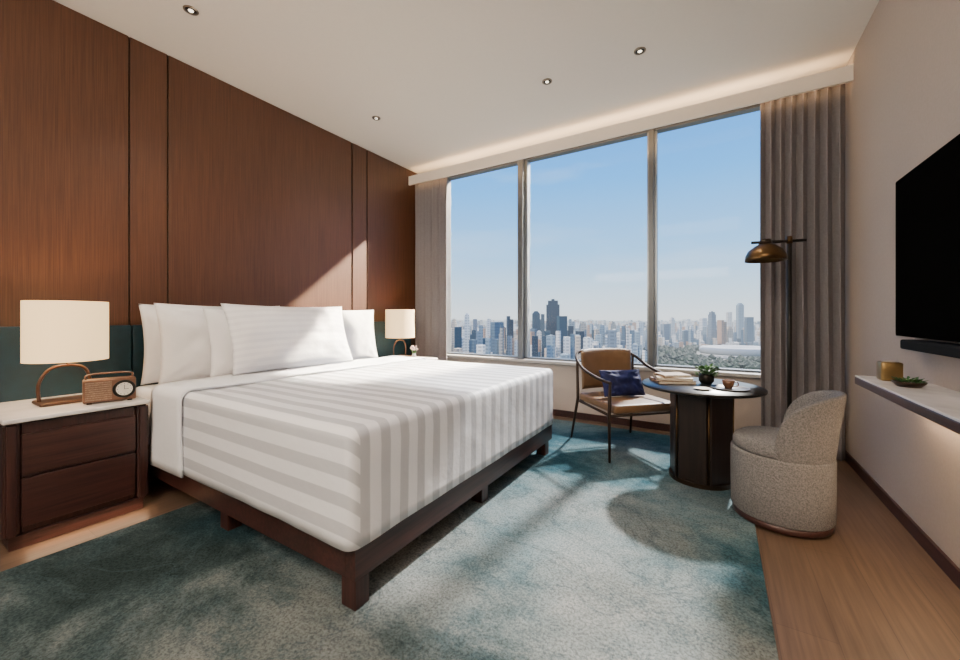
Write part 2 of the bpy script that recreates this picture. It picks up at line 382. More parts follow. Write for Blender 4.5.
S(mk("baseboard_window", box(XL, XR-.016, YW-.015, YW, 0, .075), M_dark))
S(mk("baseboard_back", box(XL, XR-.016, YB, YB+.015, 0, .075), M_dark))
cuts = [YB, -1.0, -.45, 1.10, 1.34, 3.185, 3.42, YW]
for i, (a, b) in enumerate(zip(cuts, cuts[1:])):
    ga = .011 if a > 3 else .005; gb = .011 if 3 < b < 4 else .005
    S(mk("trim_%d" % (i+2), box(XL-.02, XL, a+ga, b-gb, .0, H-.005, .002, 1), M_panel))
S(mk("trim_10", box(XL, XR, 4.19, 4.215, 3.09, 3.215), M_ceil))
def mull(n, x0, x1):
    bm = bmesh.new(); w = x1-x0
    addbox(bm, x0+w*.25, x1-w*.25, 4.48, 4.64, GZ0, GZ1)
    S(mk("trim_%d" % n, bm, M_alu))
    bm = bmesh.new()
    addbox(bm, x0, x0+w*.25, 4.55, 4.64, GZ0, GZ1); addbox(bm, x1-w*.25, x1, 4.55, 4.64, GZ0, GZ1)
    S(mk("trim_%d" % (n+10), bm, M_alul))
mull(11, -2.225, -2.085); mull(12, -.66, -.56)
bm = bmesh.new(); addbox(bm, GX0, GX1, 4.54, 4.64, GZ0, GZ0+.02); addbox(bm, GX0, GX1, 4.54, 4.64, GZ1-.03, GZ1); addbox(bm, GX0, GX0+.04, 4.54, 4.64, GZ0, GZ1); addbox(bm, GX1-.04, GX1, 4.54, 4.64, GZ0, GZ1)
S(mk("trim_13", bm, M_alu))
for i, (a, b) in enumerate([(GX0+.04, -2.225), (-2.085, -.66), (-.56, GX1-.04)]):
    S(mk("window_%d" % (i+1), box(a, b, 4.58, 4.586, GZ0+.02, GZ1-.03), M_glass))

def curtain(x0, x1, label, seed, per=.078, am=.042):
    r = root("curtain", label, "curtain", ((x0+x1)/2, 4.31, 0))
    n = int((x1-x0)/.004); rows = 24; bm = bmesh.new(); g = []
    w = x1-x0
    for j in range(rows+1):
        z = .012+j/rows*3.13; row = []
        for i in range(n+1):
            t = i/n; x = -w/2+w*t
            ph = t*w/per*2*math.pi+noise.noise(Vector((t*3, z*.25, seed)))*1.4
            amp = am*(.9+.25*noise.noise(Vector((t*7, 3, seed))))
            sn = math.sin(ph); sn = math.copysign(abs(sn)**.8, sn)
            row.append(bm.verts.new((x+.012*math.sin(ph*2), amp*sn+.008*noise.noise(Vector((t*4, z, seed))), z)))
        g.append(row)
    for j in range(rows):
        for i in range(n):
            bm.faces.new((g[j][i], g[j][i+1], g[j+1][i+1], g[j+1][i]))
    o = mk("curtain_fabric", bm, M_curt, r, True)
    sm = o.modifiers.new("s", 'SOLIDIFY'); sm.thickness = .003
    mk("curtain_track", box(-w/2, w/2, -.012, .012, 3.145, 3.165), M_alu, r)
curtain(XL+.02, -3.16, "grey-mauve pleated curtain gathered beside the wood wall", 1, .125, .050)
curtain(.335, XR-.025, "grey-mauve pleated floor-length curtain gathered beside window", 2, .078, .040)

# ------------------------------------------------------------ headboard
r = root("headboard", "low teal leather wall headboard with vertical seams behind bed", "headboard", (XL, 0, 0))
hc = [-.5, .12, 1.10, 1.34, 3.185, 3.42, 4.18]
for a, b in zip(hc, hc[1:]):
    mk("headboard_panel", box(.0, .06, a+.004, b-.004, .0, 1.14, .006, 2), M_teal, r)

# ------------------------------------------------------------ bed
BX0, BX1, BY0, BY1 = -3.69, -1.27, 1.08, 3.20
bed = root("bed", "king bed with dark wood base and white striped bedding", "bed", ((BX0+BX1)/2, (BY0+BY1)/2, 0))
cx, cy = (BX0+BX1)/2, (BY0+BY1)/2
def bl(bm):
    for v in bm.verts: v.co.x -= cx; v.co.y -= cy
    return bm
bm = bmesh.new()
addbox(bm, BX0, BX1-.031, BY0-.02, BY0+.04, .135, .29); addbox(bm, BX0, BX1-.031, BY1-.04, BY1+.02, .135, .29)
addbox(bm, BX1-.03, BX1+.03, BY0-.02, BY1+.02, .135, .29); addbox(bm, BX0, BX1-.031, BY0+.041, BY1-.041, .20, .27)
mk("bed_base", bl(bm), M_dark, bed)
for (x, y) in [(BX1-.015, BY0+.02), (BX1-.05, 2.14), (BX1-.03, BY1-.05), (-2.35, BY0+.05), (-2.35, BY1-.05), (-3.5, BY0+.05), (-3.5, BY1-.05)]:
    mk("leg", bl(box(x-.042, x+.042, y-.038, y+.038, .0135, .134, .003, 1)), M_darkz, bed)
mk("mattress", bl(box(BX0, BX1, BY0, BY1, .292, .69, .05, 4)), M_linen, bed, True)
def drape(x0, x1, y0, y1, ztop, hem, r, foot, stepx=.05, wob=.008, seed=0):
    bm = bmesh.new(); uvl = bm.loops.layers.uv.new("UVMap")
    sec = []
    nv = 9; nr = 6; nt = 40
    for i in range(nv): sec.append((y0+r, hem+(ztop-r-hem)*i/nv, -1, 0))
    for i in range(nr+1):
        a = math.pi/2*i/nr; sec.append((y0+r, ztop-r, -math.cos(a), math.sin(a)))
    for i in range(1, nt): sec.append((y0+r+(y1-y0-2*r)*i/nt, ztop-r, 0, 1))
    for i in range(nr+1):
        a = math.pi/2*(1-i/nr); sec.append((y1-r, ztop-r, math.cos(a), math.sin(a)))
    for i in range(nv-1, -1, -1): sec.append((y1-r, hem+(ztop-r-hem)*i/nv, 1, 0))
    st = []; xe = x1-(r if foot else 0); n = max(2, int((xe-x0)/stepx))
    for i in range(n+1): st.append((x0+(xe-x0)*i/n, r))
    if foot:
        for i in range(1, nr+1):
            a = math.pi/2*i/nr; st.append((xe+r*math.sin(a), r*math.cos(a)))
    def disp(p):
        k = noise.noise(Vector((p.x*2.3+seed, p.y*2.3, p.z*2.3)))+.5*noise.noise(Vector((p.x*6, p.y*6+seed, p.z*5)))
        return k*wob
    rows = []
    for (x, rad) in st:
        row = []
        for (by, bz, ny, nz) in sec:
            y = by+ny*rad; z = bz+nz*rad
            p = Vector((x, y, z)); d = disp(p)*rad/r
            p.y += ny*d; p.z += nz*d
            row.append(bm.verts.new(p))
        rows.append(row)
    def uvset(f, mode):
        for lp in f.loops:
            c = lp.vert.co
            if mode == 0:
                ymid = (y0+y1)/2
                s = c.y-(ztop-c.z) if c.y < ymid else c.y+(ztop-c.z)
            else: s = c.y
            lp[uvl].uv = (s-y0+.02, c.x)
    for i in range(len(rows)-1):
        for j in range(len(sec)-1):
            f = bm.faces.new((rows[i][j], rows[i+1][j], rows[i+1][j+1], rows[i][j+1]))
            onf = foot and i >= n and j >= nv+nr-1 and j < len(sec)-nv-nr
            uvset(f, 1 if onf else 0)
    if foot:
        g = []
        for i in range(nv+1):
            z = hem+(ztop-r-hem)*i/nv; row = []
            for j in range(nt+1):
                y = y0+r+(y1-y0-2*r)*j/nt
                p = Vector((x1, y, z))
                inner = 1 if 0 < j < nt and i < nv else 0
                p.x += inner*disp(p)
                row.append(bm.verts.new(p))
            g.append(row)
        for i in range(nv):
            for j in range(nt):
                uvset(bm.faces.new((g[i][j], g[i][j+1], g[i+1][j+1], g[i+1][j])), 1)
        bmesh.ops.remove_doubles(bm, verts=bm.verts, dist=.0012)
    return bm
def solid(o, t):
    m = o.modifiers.new("s", 'SOLIDIFY'); m.thickness = t; m.offset = -1
solid(mk("duvet", bl(drape(-3.02, -1.228, 1.03, 3.25, .75, .268, .046, True)), M_duvet, bed, True, label="white and grey striped sateen duvet"), .010)
solid(mk("sheet_fold", bl(drape(-3.12, -2.68, 1.012, 3.268, .766, .255, .060, False, seed=4, wob=.011)), M_linen, bed, True, label="folded plain white sheet edge"), .010)
def pil(x, y, w, h, t, lean, seed, label, z=.70, rz=0, mat=None, fl=0):
    return mk("pillow", pillow(w, h, t, seed, flange=fl), mat or M_pillow, None, True, (x, y, z), (0, -lean, rz), label=label, category="pillow", group="bed pillows")
pil(-3.60, 1.56, .90, .60, .15, .07, 1, "plain white upright pillow against the teal headboard", z=.70, fl=.04)
pil(-3.60, 2.85, .90, .575, .15, .07, 2, "plain white upright pillow against the teal headboard", z=.70, fl=.04)
pil(-3.44, 1.64, .96, .61, .19, .13, 3, "plump white pillow leaning on the pillow behind", z=.70, fl=.04)
pil(-3.43, 2.80, .96, .595, .19, .13, 4, "plump white pillow leaning on the pillow behind", z=.70, fl=.04)
pil(-3.25, 1.93, 1.04, .575, .17, .21, 6, "white flanged pillow tucked behind the front pillow", z=.71, fl=.05)
pil(-3.00, 2.00, 1.10, .56, .22, .32, 5, "wide white flanged pillow leaning centrally on others", z=.772, mat=M_pstripe, fl=.07)

# ------------------------------------------------------------ nightstands
def nightstand(y0, y1, label):
    w = y1-y0
    r = root("nightstand", label, "nightstand", (XL+.062, y0, 0))
    D = .66
    bm = bmesh.new()
    addbox(bm, .0, D, 0, .055, .07, .655); addbox(bm, .0, D, w-.055, w, .07, .655)
    addbox(bm, .0, D-.03, .055, w-.055, .07, .655)
    bmesh.ops.bevel(bm, geom=bm.edges[:], offset=.012, segments=3, affect='EDGES')
    mk("body", bm, M_darkz, r)
    mk("plinth", box(.04, D-.02, .02, w-.02, 0, .07, .004), M_dark, r)
    mk("top", box(.0, D+.01, -.005, w+.005, .655, .68, .008, 3), M_marble, r, label="white marble top")
    mk("drawer", box(D-.03, D-.008, .062, w-.062, .375, .59, .004), M_dark, r)
    mk("drawer", box(D-.03, D-.008, .062, w-.062, .11, .36, .004), M_dark, r)
    return r
nightstand(.40, .985, "dark wood two-drawer nightstand with white marble top")
nightstand(3.32, 3.92, "dark wood nightstand with marble top beyond the bed")

def table_lamp(x, y, label, e):
    r = root("table_lamp", label, "lamp", (x, y, .68))
    mk("lamp_base", box(-.10, .10, -.13, .12, .001, .020, .008, 3), M_arm, r)
    pts = spline([(.0, -.115, .02), (0, -.118, .12), (0, -.08, .20), (0, -.01, .225), (0, .07, .205), (0, .10, .13), (0, .10, .02)], 8)
    mk("lamp_arm", tube(pts, .0085, 12), M_arm, r, True)
    mk("lamp_stem", tube([(0, -.0, .22), (0, 0, .50)], .006, 8), M_brass, r, True)
    bm = bmesh.new()
    lathe([(.185, .255), (.185, .615), (.182, .615), (.182, .255), (.185, .255)], 64, bm=bm)
    mk("lamp_shade", bm, M_shade, r, False)
    mk("bulb", lathe([(0, .36), (.02, .37), (.03, .40), (.02, .43), (0, .44)], 16), M_bulb, r, True)
    l = bpy.data.lights.new("lamp_light", 'POINT'); l.energy = e; l.color = (1, .74, .46); l.shadow_soft_size = .05
    lo = bpy.data.objects.new("lamp_light", l); lo.location = (0, 0, .46); lo.parent = r; C.objects.link(lo)
table_lamp(-3.40, .695, "table lamp with cream drum shade and curved bronze arm", 14)
table_lamp(-3.50, 3.72, "table lamp with cream drum shade on distant nightstand", 10)

r = root("radio_clock", "retro wooden radio clock with round dial on nightstand", "radio", (-3.19, .835, .68), math.radians(-12))
r.scale = (1.12, 1.12, 1.15)
mk("body", box(-.045, .045, -.105, .105, .008, .125, .007, 3), M_copper, r)
bm = bmesh.new()
for i in range(9): addbox(bm, .044, .048, -.096, .006, .020+i*.0108, .0262+i*.0108)
mk("speaker_grille", bm, M_mesh, r, label="pale slatted wooden grille")
d = mk("dial", lathe([(0, .0), (.046, 0), (.048, .004), (.045, .008), (.039, .006), (0, .006)], 40), M_black, r, True, (.045, .056, .067), (0, math.pi/2, 0))
mk("clock_face", lathe([(0, .0), (.034, 0), (.034, .0085), (0, .0085)], 40), M_clock, r, False, (.0445, .056, .067), (0, math.pi/2, 0))
bm = bmesh.new(); addbox(bm, .0535, .055, .055, .057, .065, .088); addbox(bm, .0535, .055, .056, .074, .066, .068)
for i in range(12):
    a = i*math.pi/6; yy = .056+.028*math.sin(a); zz = .067+.028*math.cos(a); addbox(bm, .0528, .0540, yy-.0016, yy+.0016, zz-.0016, zz+.0016)
mk("clock_hands", bm, M_black, r)
for yy in (-.08, .08): mk("foot", box(-.03, .03, yy-.01, yy+.01, 0, .009), M_black, r)
mk("carry_handle", tube(spline([(0, -.09, .12), (0, -.08, .15), (0, .08, .15), (0, .09, .12)], 6), .004, 8), M_copper, r, True)
r = root("flower_vase", "small grey vase with pale pink flowers on nightstand", "vase", (-3.16, 3.60, .68))
mk("vase", lathe([(0, .001), (.025, .001), (.033, .03), (.022, .06), (.018, .075), (.015, .075), (.018, .06), (.0, .05)], 24), M_white, r, True)
bm = bmesh.new()
for i in range(22):
    a = random.random()*6.28; q = random.random()*.055
    mt = Matrix.Translation((q*math.cos(a), q*math.sin(a), .115+random.random()*.05))
    bmesh.ops.create_icosphere(bm, subdivisions=1, radius=.010, matrix=mt)
mk("blossom", bm, M_flower, r, True)
mk("stem", (lambda bm: ([tube([(0, 0, .05), (.04*math.cos(k), .04*math.sin(k), .13)], .003, 6, bm) for k in range(5)], bm)[-1])(bmesh.new()), M_leaf, r)

# ------------------------------------------------------------ rug
RX0, RX1, RY0, RY1 = -2.85, .18, -1.2, 4.3
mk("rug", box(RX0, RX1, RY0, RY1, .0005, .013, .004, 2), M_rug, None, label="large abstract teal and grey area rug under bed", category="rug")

# ------------------------------------------------------------ round table
TX, TY = -.11, 3.28
r = root("side_table", "round black-topped pedestal table with dark faceted panel base", "table", (TX, TY, .0135))
prof = [(0, .665), (.385, .665), (.40, .671), (.40, .681), (.395, .687), (0, .687)]
mk("table_top", lathe(prof, 96), M_top, r, True)
seg = 160; bm = bmesh.new(); rings = []; NF = 6
for z in (.03, .665):
    ring = []
    for i in range(seg):
        a = 2*math.pi*i/seg; half = math.pi/NF
        d = ((a+.25) % (2*half))-half
        poly = .190/math.cos(d)
        gap = 1-.10*math.exp(-((abs(d)-half)/.05)**2)
        rr = poly*gap
        ring.append(bm.verts.new((rr*math.cos(a), rr*math.sin(a), z)))
    rings.append(ring)
for a, b in zip(rings, rings[1:]):
    for i in range(seg): bm.faces.new((a[i], a[(i+1) % seg], b[(i+1) % seg], b[i]))
bm.faces.new(rings[0]); bm.faces.new(rings[-1])
mk("pedestal", bm, M_ped, r)
bm = bmesh.new()
for i in range(NF):
    a = -.25+2*math.pi*i/NF
    tube([(.208*math.cos(a), .208*math.sin(a), .03), (.208*math.cos(a), .208*math.sin(a), .664)], .005, 8, bm)
mk("edge_trim", bm, M_brass, r, True, label="thin vertical bronze edge strips")
mk("plinth", lathe([(0, 0), (.21, 0), (.21, .03), (0, .03)], 64), M_bronze, r)
TZ = .7005
def book(x, y, z, w, d, h, rz, cov, label):
    r = root("book", label, "book", (x, y, z), rz, group="books on the round table")
    bm = bmesh.new(); addbox(bm, -w/2, w/2, -d/2, d/2, 0.0005, .003); addbox(bm, -w/2, w/2, -d/2, d/2, h-.003, h); addbox(bm, -w/2, -w/2+.004, -d/2, d/2, 0.0005, h)
    mk("cover", bm, cov, r); mk("pages", box(-w/2+.004, w/2-.005, -d/2+.004, d/2-.004, .003, h-.003), M_paper, r)
book(-.30, 3.30, TZ, .27, .21, .024, .45, M_cov3, "large brown hardback at bottom of stack")
book(-.295, 3.30, TZ+.024, .25, .19, .022, .25, M_cov2, "cream hardback in middle of stack")
book(-.30, 3.305, TZ+.046, .21, .16, .018, .6, M_cov1, "small tan hardback on top of stack")
r = root("potted_plant", "small leafy plant in dark glass pot on table", "plant", (-.075, 3.36, TZ))
mk("pot", lathe([(0, .0005), (.035, .0005), (.05, .02), (.052, .055), (.045, .075), (.042, .075), (.045, .055), (0, .05)], 32), M_black, r, True)
def leaves(n, R, zb, zt, sz, seed):
    rnd = random.Random(seed); bm = bmesh.new()
    for i in range(n):
        a = rnd.random()*6.283; q = R*rnd.random()**.5; z = zb+(zt-zb)*rnd.random()
        c = Vector((q*math.cos(a), q*math.sin(a), z)); t = Vector((math.cos(a), math.sin(a), rnd.uniform(-.2, 1))).normalized()
        s = t.cross(Vector((0, 0, 1))).normalized(); l = sz*rnd.uniform(.7, 1.3)
        up = s.cross(t)*l*.12
        v = [bm.verts.new(p) for p in (c, c+t*l*.5+s*l*.28+up, c+t*l, c+t*l*.5-s*l*.28+up, c+t*l*.5-up*.4)]
        bm.faces.new((v[0], v[1], v[4])); bm.faces.new((v[1], v[2], v[4])); bm.faces.new((v[2], v[3], v[4])); bm.faces.new((v[3], v[0], v[4]))
    return bm
mk("foliage", leaves(90, .05, .06, .12, .045, 3), M_leaf, r, kind="stuff")
r = root("serving_tray", "round dark tray on the table holding a cup", "tray", (.07, 3.19, TZ))
mk("tray_dish", lathe([(0, .0005), (.11, .0005), (.118, .012), (.113, .012), (.106, .005), (0, .005)], 48), M_tray, r, True)
r = root("coffee_cup", "brown ceramic coffee cup on tray", "cup", (.06, 3.18, TZ+.0055))
mk("cup_body", lathe([(0, 0), (.022, 0), (.034, .03), (.038, .06), (.035, .06), (.031, .03), (0, .012)], 32), M_copper, r, True)
mk("coffee", lathe([(0, .048), (.034, .048)], 32), M_coffee, r)
mk("handle", tube(spline([(.035, 0, .048), (.055, 0, .045), (.055, 0, .022), (.030, 0, .016)], 6), .004, 8), M_copper, r, True)
r = root("saucer", "small cream dish on the table edge", "dish", (-.09, 3.06, TZ))
mk("dish", lathe([(0, .0005), (.03, .0005), (.055, .012), (.052, .013), (.03, .005), (0, .005)], 32), M_cov2, r, True)

# ------------------------------------------------------------ leather armchair
ch = root("armchair", "tan leather armchair with slim dark bentwood frame", "chair", (-.74, 3.70, .0145), math.radians(45))
fr = [(-.325, -.31), (.325, -.31)]
rail = spline([(-.332, -.33, .645), (-.345, -.12, .665), (-.345, .12, .715), (-.315, .29, .80), (-.20, .358, .852), (.20, .358, .852), (.315, .29, .80), (.345, .12, .715), (.345, -.12, .665), (.332, -.33, .645)], 8)
mk("arm_rail", tube(rail, .0135, 12), M_frame, ch, True)
for x, y in fr:
    mk("leg", tube([(x*1.04, y*1.04, 0), (x*1.03, y, .40), (x*1.02, y-.01, .65)], [.010, .014, .012], 12), M_frame, ch, True)
for s in (-1, 1):
    mk("leg", tube([(s*.33, .37, 0), (s*.30, .29, .40), (s*.305, .295, .80)], [.010, .015, .012], 12), M_frame, ch, True)
bm = bmesh.new()
tube([(-.32, -.31, .375), (.32, -.31, .375)], .012, 10, bm); tube([(-.29, .29, .375), (.29, .29, .375)], .012, 10, bm)
tube([(-.32, -.31, .375), (-.29, .29, .375)], .012, 10, bm); tube([(.32, -.31, .375), (.29, .29, .375)], .012, 10, bm)
mk("seat_frame", bm, M_frame, ch, True)
mk("seat", box(-.30, .30, -.33, .27, .388, .46, .022, 4), M_tan, ch, True)
bm = bmesh.new(); nI, nJ = 28, 8; fo = []; fi = []
for i in range(nI+1):
    q = -1+2*i/nI; ro = []; ri = []
    xx = .272*q; yy = .308-.05*abs(q)**2.2
    for j in range(nJ+1):
        t = j/nJ; e = (1-abs(2*t-1)**8)**.5
        ed = (1-abs(q)**14)**.5
        zt = .875-.02*abs(q)**5
        z = .49+(zt-.49)*t
        th = .018*e*ed+.003
        ro.append(bm.verts.new((xx, yy+th+.025*t, z)))
        ri.append(bm.verts.new((xx, yy-th+.025*t, z)))
    fo.append(ro); fi.append(ri)
for i in range(nI):
    for j in range(nJ):
        bm.faces.new((fo[i][j], fo[i+1][j], fo[i+1][j+1], fo[i][j+1])); bm.faces.new((fi[i][j], fi[i][j+1], fi[i+1][j+1], fi[i+1][j]))
    bm.faces.new((fo[i][0], fi[i][0], fi[i+1][0], fo[i+1][0])); bm.faces.new((fo[i][nJ], fo[i+1][nJ], fi[i+1][nJ], fi[i][nJ]))
for j in range(nJ):
    bm.faces.new((fo[0][j], fo[0][j+1], fi[0][j+1], fi[0][j])); bm.faces.new((fo[nI][j], fi[nI][j], fi[nI][j+1], fo[nI][j+1]))
mk("backrest", bm, M_tan, ch, True)
mk("cushion", pillow(.42, .25, .12, 9, pinch=.05), M_blue, None, True, (-.715, 3.675, .482), (0, -.42, -math.radians(46)), label="navy velvet lumbar cushion on the leather armchair", category="cushion")

# ------------------------------------------------------------ tub chair
tb = root("tub_chair", "round grey tweed swivel tub chair with wooden plinth", "chair", (.315, 2.90, 0.0005), math.radians(-100))
k = .88
def sc(p, zz=1.0): return [(a*k, z*zz) for a, z in p]
mk("plinth", lathe(sc([(0, .014), (.262, .014), (.272, .018), (.272, .048), (.262, .052), (0, .052)]), 64), M_dark, tb, True)
mk("body", lathe(sc([(0, .052), (.272, .052), (.281, .062), (.283, .20), (.283, .40), (.279, .412), (0, .412)]), 64), M_bouc, tb, True)
mk("seat", lathe(sc([(0, .413), (.262, .413), (.270, .425), (.270, .450), (.260, .478), (.23, .495), (.15, .503), (0, .506)]), 64), M_bouc, tb, True)
def shell(qmax, zb, htf, th0, Rf, name):
    bm = bmesh.new(); nI, nK = 64, 24; sec = []
    for i in range(nI+1):
        q = -1+2*i/nI; a = math.radians(qmax)*q
        ht = htf(q); th = th0*max(.4, (1-abs(q)**10)**.5); ring = []
        for kk in range(nK):
            b = 2*math.pi*kk/nK; cc, ss = math.cos(b), math.sin(b)
            px = th*math.copysign(abs(cc)**.6, cc); pz = (zb+ht)/2+(ht-zb)/2*math.copysign(abs(ss)**.25, ss)
            lean = .040*max(0, (pz-.42)/.33)**1.6
            R = Rf+px+lean
            ring.append(bm.verts.new((R*math.sin(a), R*math.cos(a), pz)))
        sec.append(ring)
    for i in range(nI):
        for kk in range(nK): bm.faces.new((sec[i][kk], sec[i+1][kk], sec[i+1][(kk+1) % nK], sec[i][(kk+1) % nK]))
    bm.faces.new(sec[0]); bm.faces.new(sec[-1])
    return mk(name, bm, M_bouc, tb, True)
shell(92, .40, lambda q: .48+.265*max(0, (1-abs(q)**3.6))**.5+.035*(1-q*q), .020, .283*k-.0195, "backrest")
shell(66, .485, lambda q: .50+.185*max(0, (1-abs(q)**5))**.5, .022, .283*k-.060, "back_cushion")

# ------------------------------------------------------------ floor lamp
fl = root("floor_lamp", "slim bronze floor lamp with brass dome shade", "lamp", (.46, 3.72, 0))
mk("base", lathe([(0, 0), (.13, 0), (.13, .018), (.12, .022), (0, .022)], 48), M_bronze, fl, True)
mk("pole", tube([(0, 0, .02), (0, 0, 1.80)], .016, 12), M_pole, fl, True)
mk("arm", tube([(.10, .02, 1.775), (-.24, -.06, 1.775)], .011, 12), M_pole, fl, True)
mk("arm_joint", tube([(0, 0, 1.755), (0, 0, 1.81)], .020, 16), M_brass, fl, True)
sx, sy = -.15, -.04
mk("lamp_shade", lathe([(.0, 1.765), (.03, 1.765), (.07, 1.745), (.112, 1.71), (.130, 1.67), (.134, 1.630), (.130, 1.630), (.126, 1.67), (.108, 1.705), (0, 1.745)], 48, sx, sy), M_brass, fl, True)
mk("shade_cap", lathe([(0, 1.795), (.035, 1.795), (.045, 1.76), (0, 1.76)], 24, sx, sy), M_bronze, fl, True)
mk("bulb", lathe([(0, 1.735), (.03, 1.715), (.035, 1.69), (.02, 1.67), (0, 1.665)], 24, sx, sy), M_bulb, fl, True)

# ------------------------------------------------------------ TV, soundbar, shelf
tv = root("television", "large black flat-screen television mounted on wall", "television", (XR, 2.28, 1.095))
mk("bracket", box(-.03, -.001, -.3, .3, .25, .6), M_black, tv)
mk("casing", box(-.07, -.03, -.80, .80, 0, .865, .004, 2), M_screen, tv)
mk("screen", box(-.0725, -.0695, -.79, .79, .012, .855), M_screen, tv)
sb = root("soundbar", "slim black soundbar mounted below the television", "soundbar", (XR, 2.45, 1.03))
mk("housing", box(-.09, 0, -.50, .50, 0, .05, .008, 2), M_sblack, sb)
mk("grille", box(-.092, -.089, -.48, .48, .008, .042), M_sblack, sb)
sh = root("wall_shelf", "long floating wall shelf with dark edge and marble top", "shelf", (XR, 1.4, .80))
mk("shelf_board", box(-.25, -.001, -1.6, 1.63, .015, .055, .003, 1), M_dark, sh)
mk("shelf_top", box(-.25, -.001, -1.6, 1.63, .055, .065, .002, 1), M_marble, sh)
mk("led_strip", box(-.05, -.03, -1.55, 1.58, .006, .015), M_led, sh)
SZ = .865
r = root("candle_holder", "square amber brass candle holder on wall shelf", "candle holder", (.77, 2.87, SZ))
mk("holder", box(-.042, .042, -.042, .042, .0005, .10, .01, 3), M_gold, r, True)
mk("candle_wax", lathe([(0, .10), (.030, .10), (.030, .104), (0, .104)], 24), M_white, r)
r = root("succulent_dish", "low bronze dish of green succulents on wall shelf", "plant", (.78, 2.66, SZ))
mk("dish", lathe([(0, .0005), (.04, .0005), (.058, .02), (.060, .026), (.055, .026), (0, .02)], 32), M_bronze, r, True)
mk("foliage", leaves(120, .045, .018, .035, .02, 8), M_leaf, r, kind="stuff")

# ------------------------------------------------------------ ceiling fixtures, other lamps and added fill lights
def downlight(x, y, e):
    r = root("recessed_downlight", "recessed ceiling spotlight with pale metal rim", "ceiling light", (x, y, H), group="recessed ceiling spotlights")
    mk("trim_ring", lathe([(.036, -.008), (.044, -.007), (.045, -.0005), (.032, -.0005), (.032, -.004), (.036, -.008)], 40), M_rim, r, True)
    mk("reflector", lathe([(.034, -.001), (.034, -.006), (.018, -.004), (0, -.003)], 32), M_black, r, True)
    mk("bulb", lathe([(0, -.012), (.013, -.010), (.016, -.006), (0, -.004)], 24), M_dbulb, r, True)
    l = bpy.data.lights.new("spot", 'SPOT'); l.energy = e; l.color = (1, .85, .68); l.spot_size = math.radians(95); l.spot_blend = .9; l.shadow_soft_size = .05
    o = bpy.data.objects.new("spot", l); o.location = (0, 0, -.07); o.parent = r; C.objects.link(o)
downlight(-3.10, 1.23, 95); downlight(-3.10, 2.93, 90); downlight(-1.31, 3.28, 80); downlight(-.53, 3.29, 55)

def area(name, loc, tgt, sx, sy, e, col):
    l = bpy.data.lights.new(name, 'AREA'); l.shape = 'RECTANGLE'; l.size = sx; l.size_y = sy; l.energy = e; l.color = col
    o = bpy.data.objects.new(name, l); o.location = loc
    o.rotation_euler = (Vector(tgt)-Vector(loc)).to_track_quat('-Z', 'Y').to_euler(); C.objects.link(o); return o
area("room_fill_light", (-.6, -1.2, H-.03), (-.6, -1.2, 0), 2.0, 1.4, 130, (1, .88, .74))  # unseen fill panel added behind the camera to brighten the room
area("ceiling_fill_light", (-1.4, -1.9, 2.3), (-1.4, 1.6, H+.6), 3.2, .25, 100, (1, .87, .70))  # unseen fill added near the back wall to brighten the ceiling
area("cove_light", (-1.43, 4.28, 3.13), (-1.43, 4.14, 3.32), 4.6, .14, 18, (1, .66, .35))
area("shelf_glow", (.86, 1.4, .80), (.90, 1.4, 0), .03, 3.1, 16, (1, .70, .42)).rotation_euler = (0, 0, 0)
area("nightstand_glow", (-3.02, .72, .06), (-2.9, .72, 0), .03, .5, 1.0, (1, .66, .40)).rotation_euler = (0, 0, 0)

sd = Vector((-.12, -1, -.91))
l = bpy.data.lights.new("sun", 'SUN'); l.energy = 14; l.angle = math.radians(2.8); l.color = (1, .94, .86)
o = bpy.data.objects.new("sun", l); o.rotation_euler = sd.to_track_quat('-Z', 'Y').to_euler(); o.location = (2, 12, 12); C.objects.link(o)
l = bpy.data.lights.new("city_fill_sun", 'SUN'); l.energy = 4.0; l.angle = math.radians(2); l.color = (1, .86, .70)  # second sun added from behind the room to warm facades facing the window
o = bpy.data.objects.new("city_fill_sun", l); o.rotation_euler = Vector((.75, .75, -.6)).to_track_quat('-Z', 'Y').to_euler(); o.location = (-20, -20, 20); C.objects.link(o)
l = bpy.data.lights.new("wall_patch_spot", 'SPOT'); l.energy = 170000; l.spot_size = math.radians(15); l.spot_blend = .15; l.color = (1, .84, .62); l.shadow_soft_size = .2  # spot added outside the window to make the diagonal bright patch on the veneer
o = bpy.data.objects.new("wall_patch_spot", l); tgt = Vector((-3.78, 2.9, 1.5)); dr = Vector((-.70, -1, -.86)).normalized()
o.location = tgt-dr*16; o.rotation_euler = dr.to_track_quat('-Z', 'Y').to_euler(); C.objects.link(o)

# ------------------------------------------------------------ world
w = bpy.data.worlds.new("World"); bpy.context.scene.world = w; w.use_nodes = True; nt = w.node_tree
bg = nt.nodes["Background"]
tc = N(nt, "ShaderNodeTexCoord"); sp = N(nt, "ShaderNodeSeparateXYZ"); L(nt, tc.outputs["Generated"], sp.inputs[0])
rp = N(nt, "ShaderNodeValToRGB"); e = rp.color_ramp.elements
e[0].position = 0.0; e[0].color = (.50, .54, .56, 1); e[1].position = .55; e[1].color = (.018, .16, .52, 1)
x = e.new(.05); x.color = (.40, .50, .58, 1); x = e.new(.16); x.color = (.19, .40, .65, 1); x = e.new(.32); x.color = (.065, .29, .66, 1)
L(nt, sp.outputs[2], rp.inputs["Fac"])
nz = N(nt, "ShaderNodeTexNoise"); nz.inputs["Scale"].default_value = 2.5; nz.inputs["Detail"].default_value = 6
mp = N(nt, "ShaderNodeMapping"); mp.inputs["Scale"].default_value = (1, 1, 5); L(nt, tc.outputs["Generated"], mp.inputs["Vector"]); L(nt, mp.outputs["Vector"], nz.inputs["Vector"])
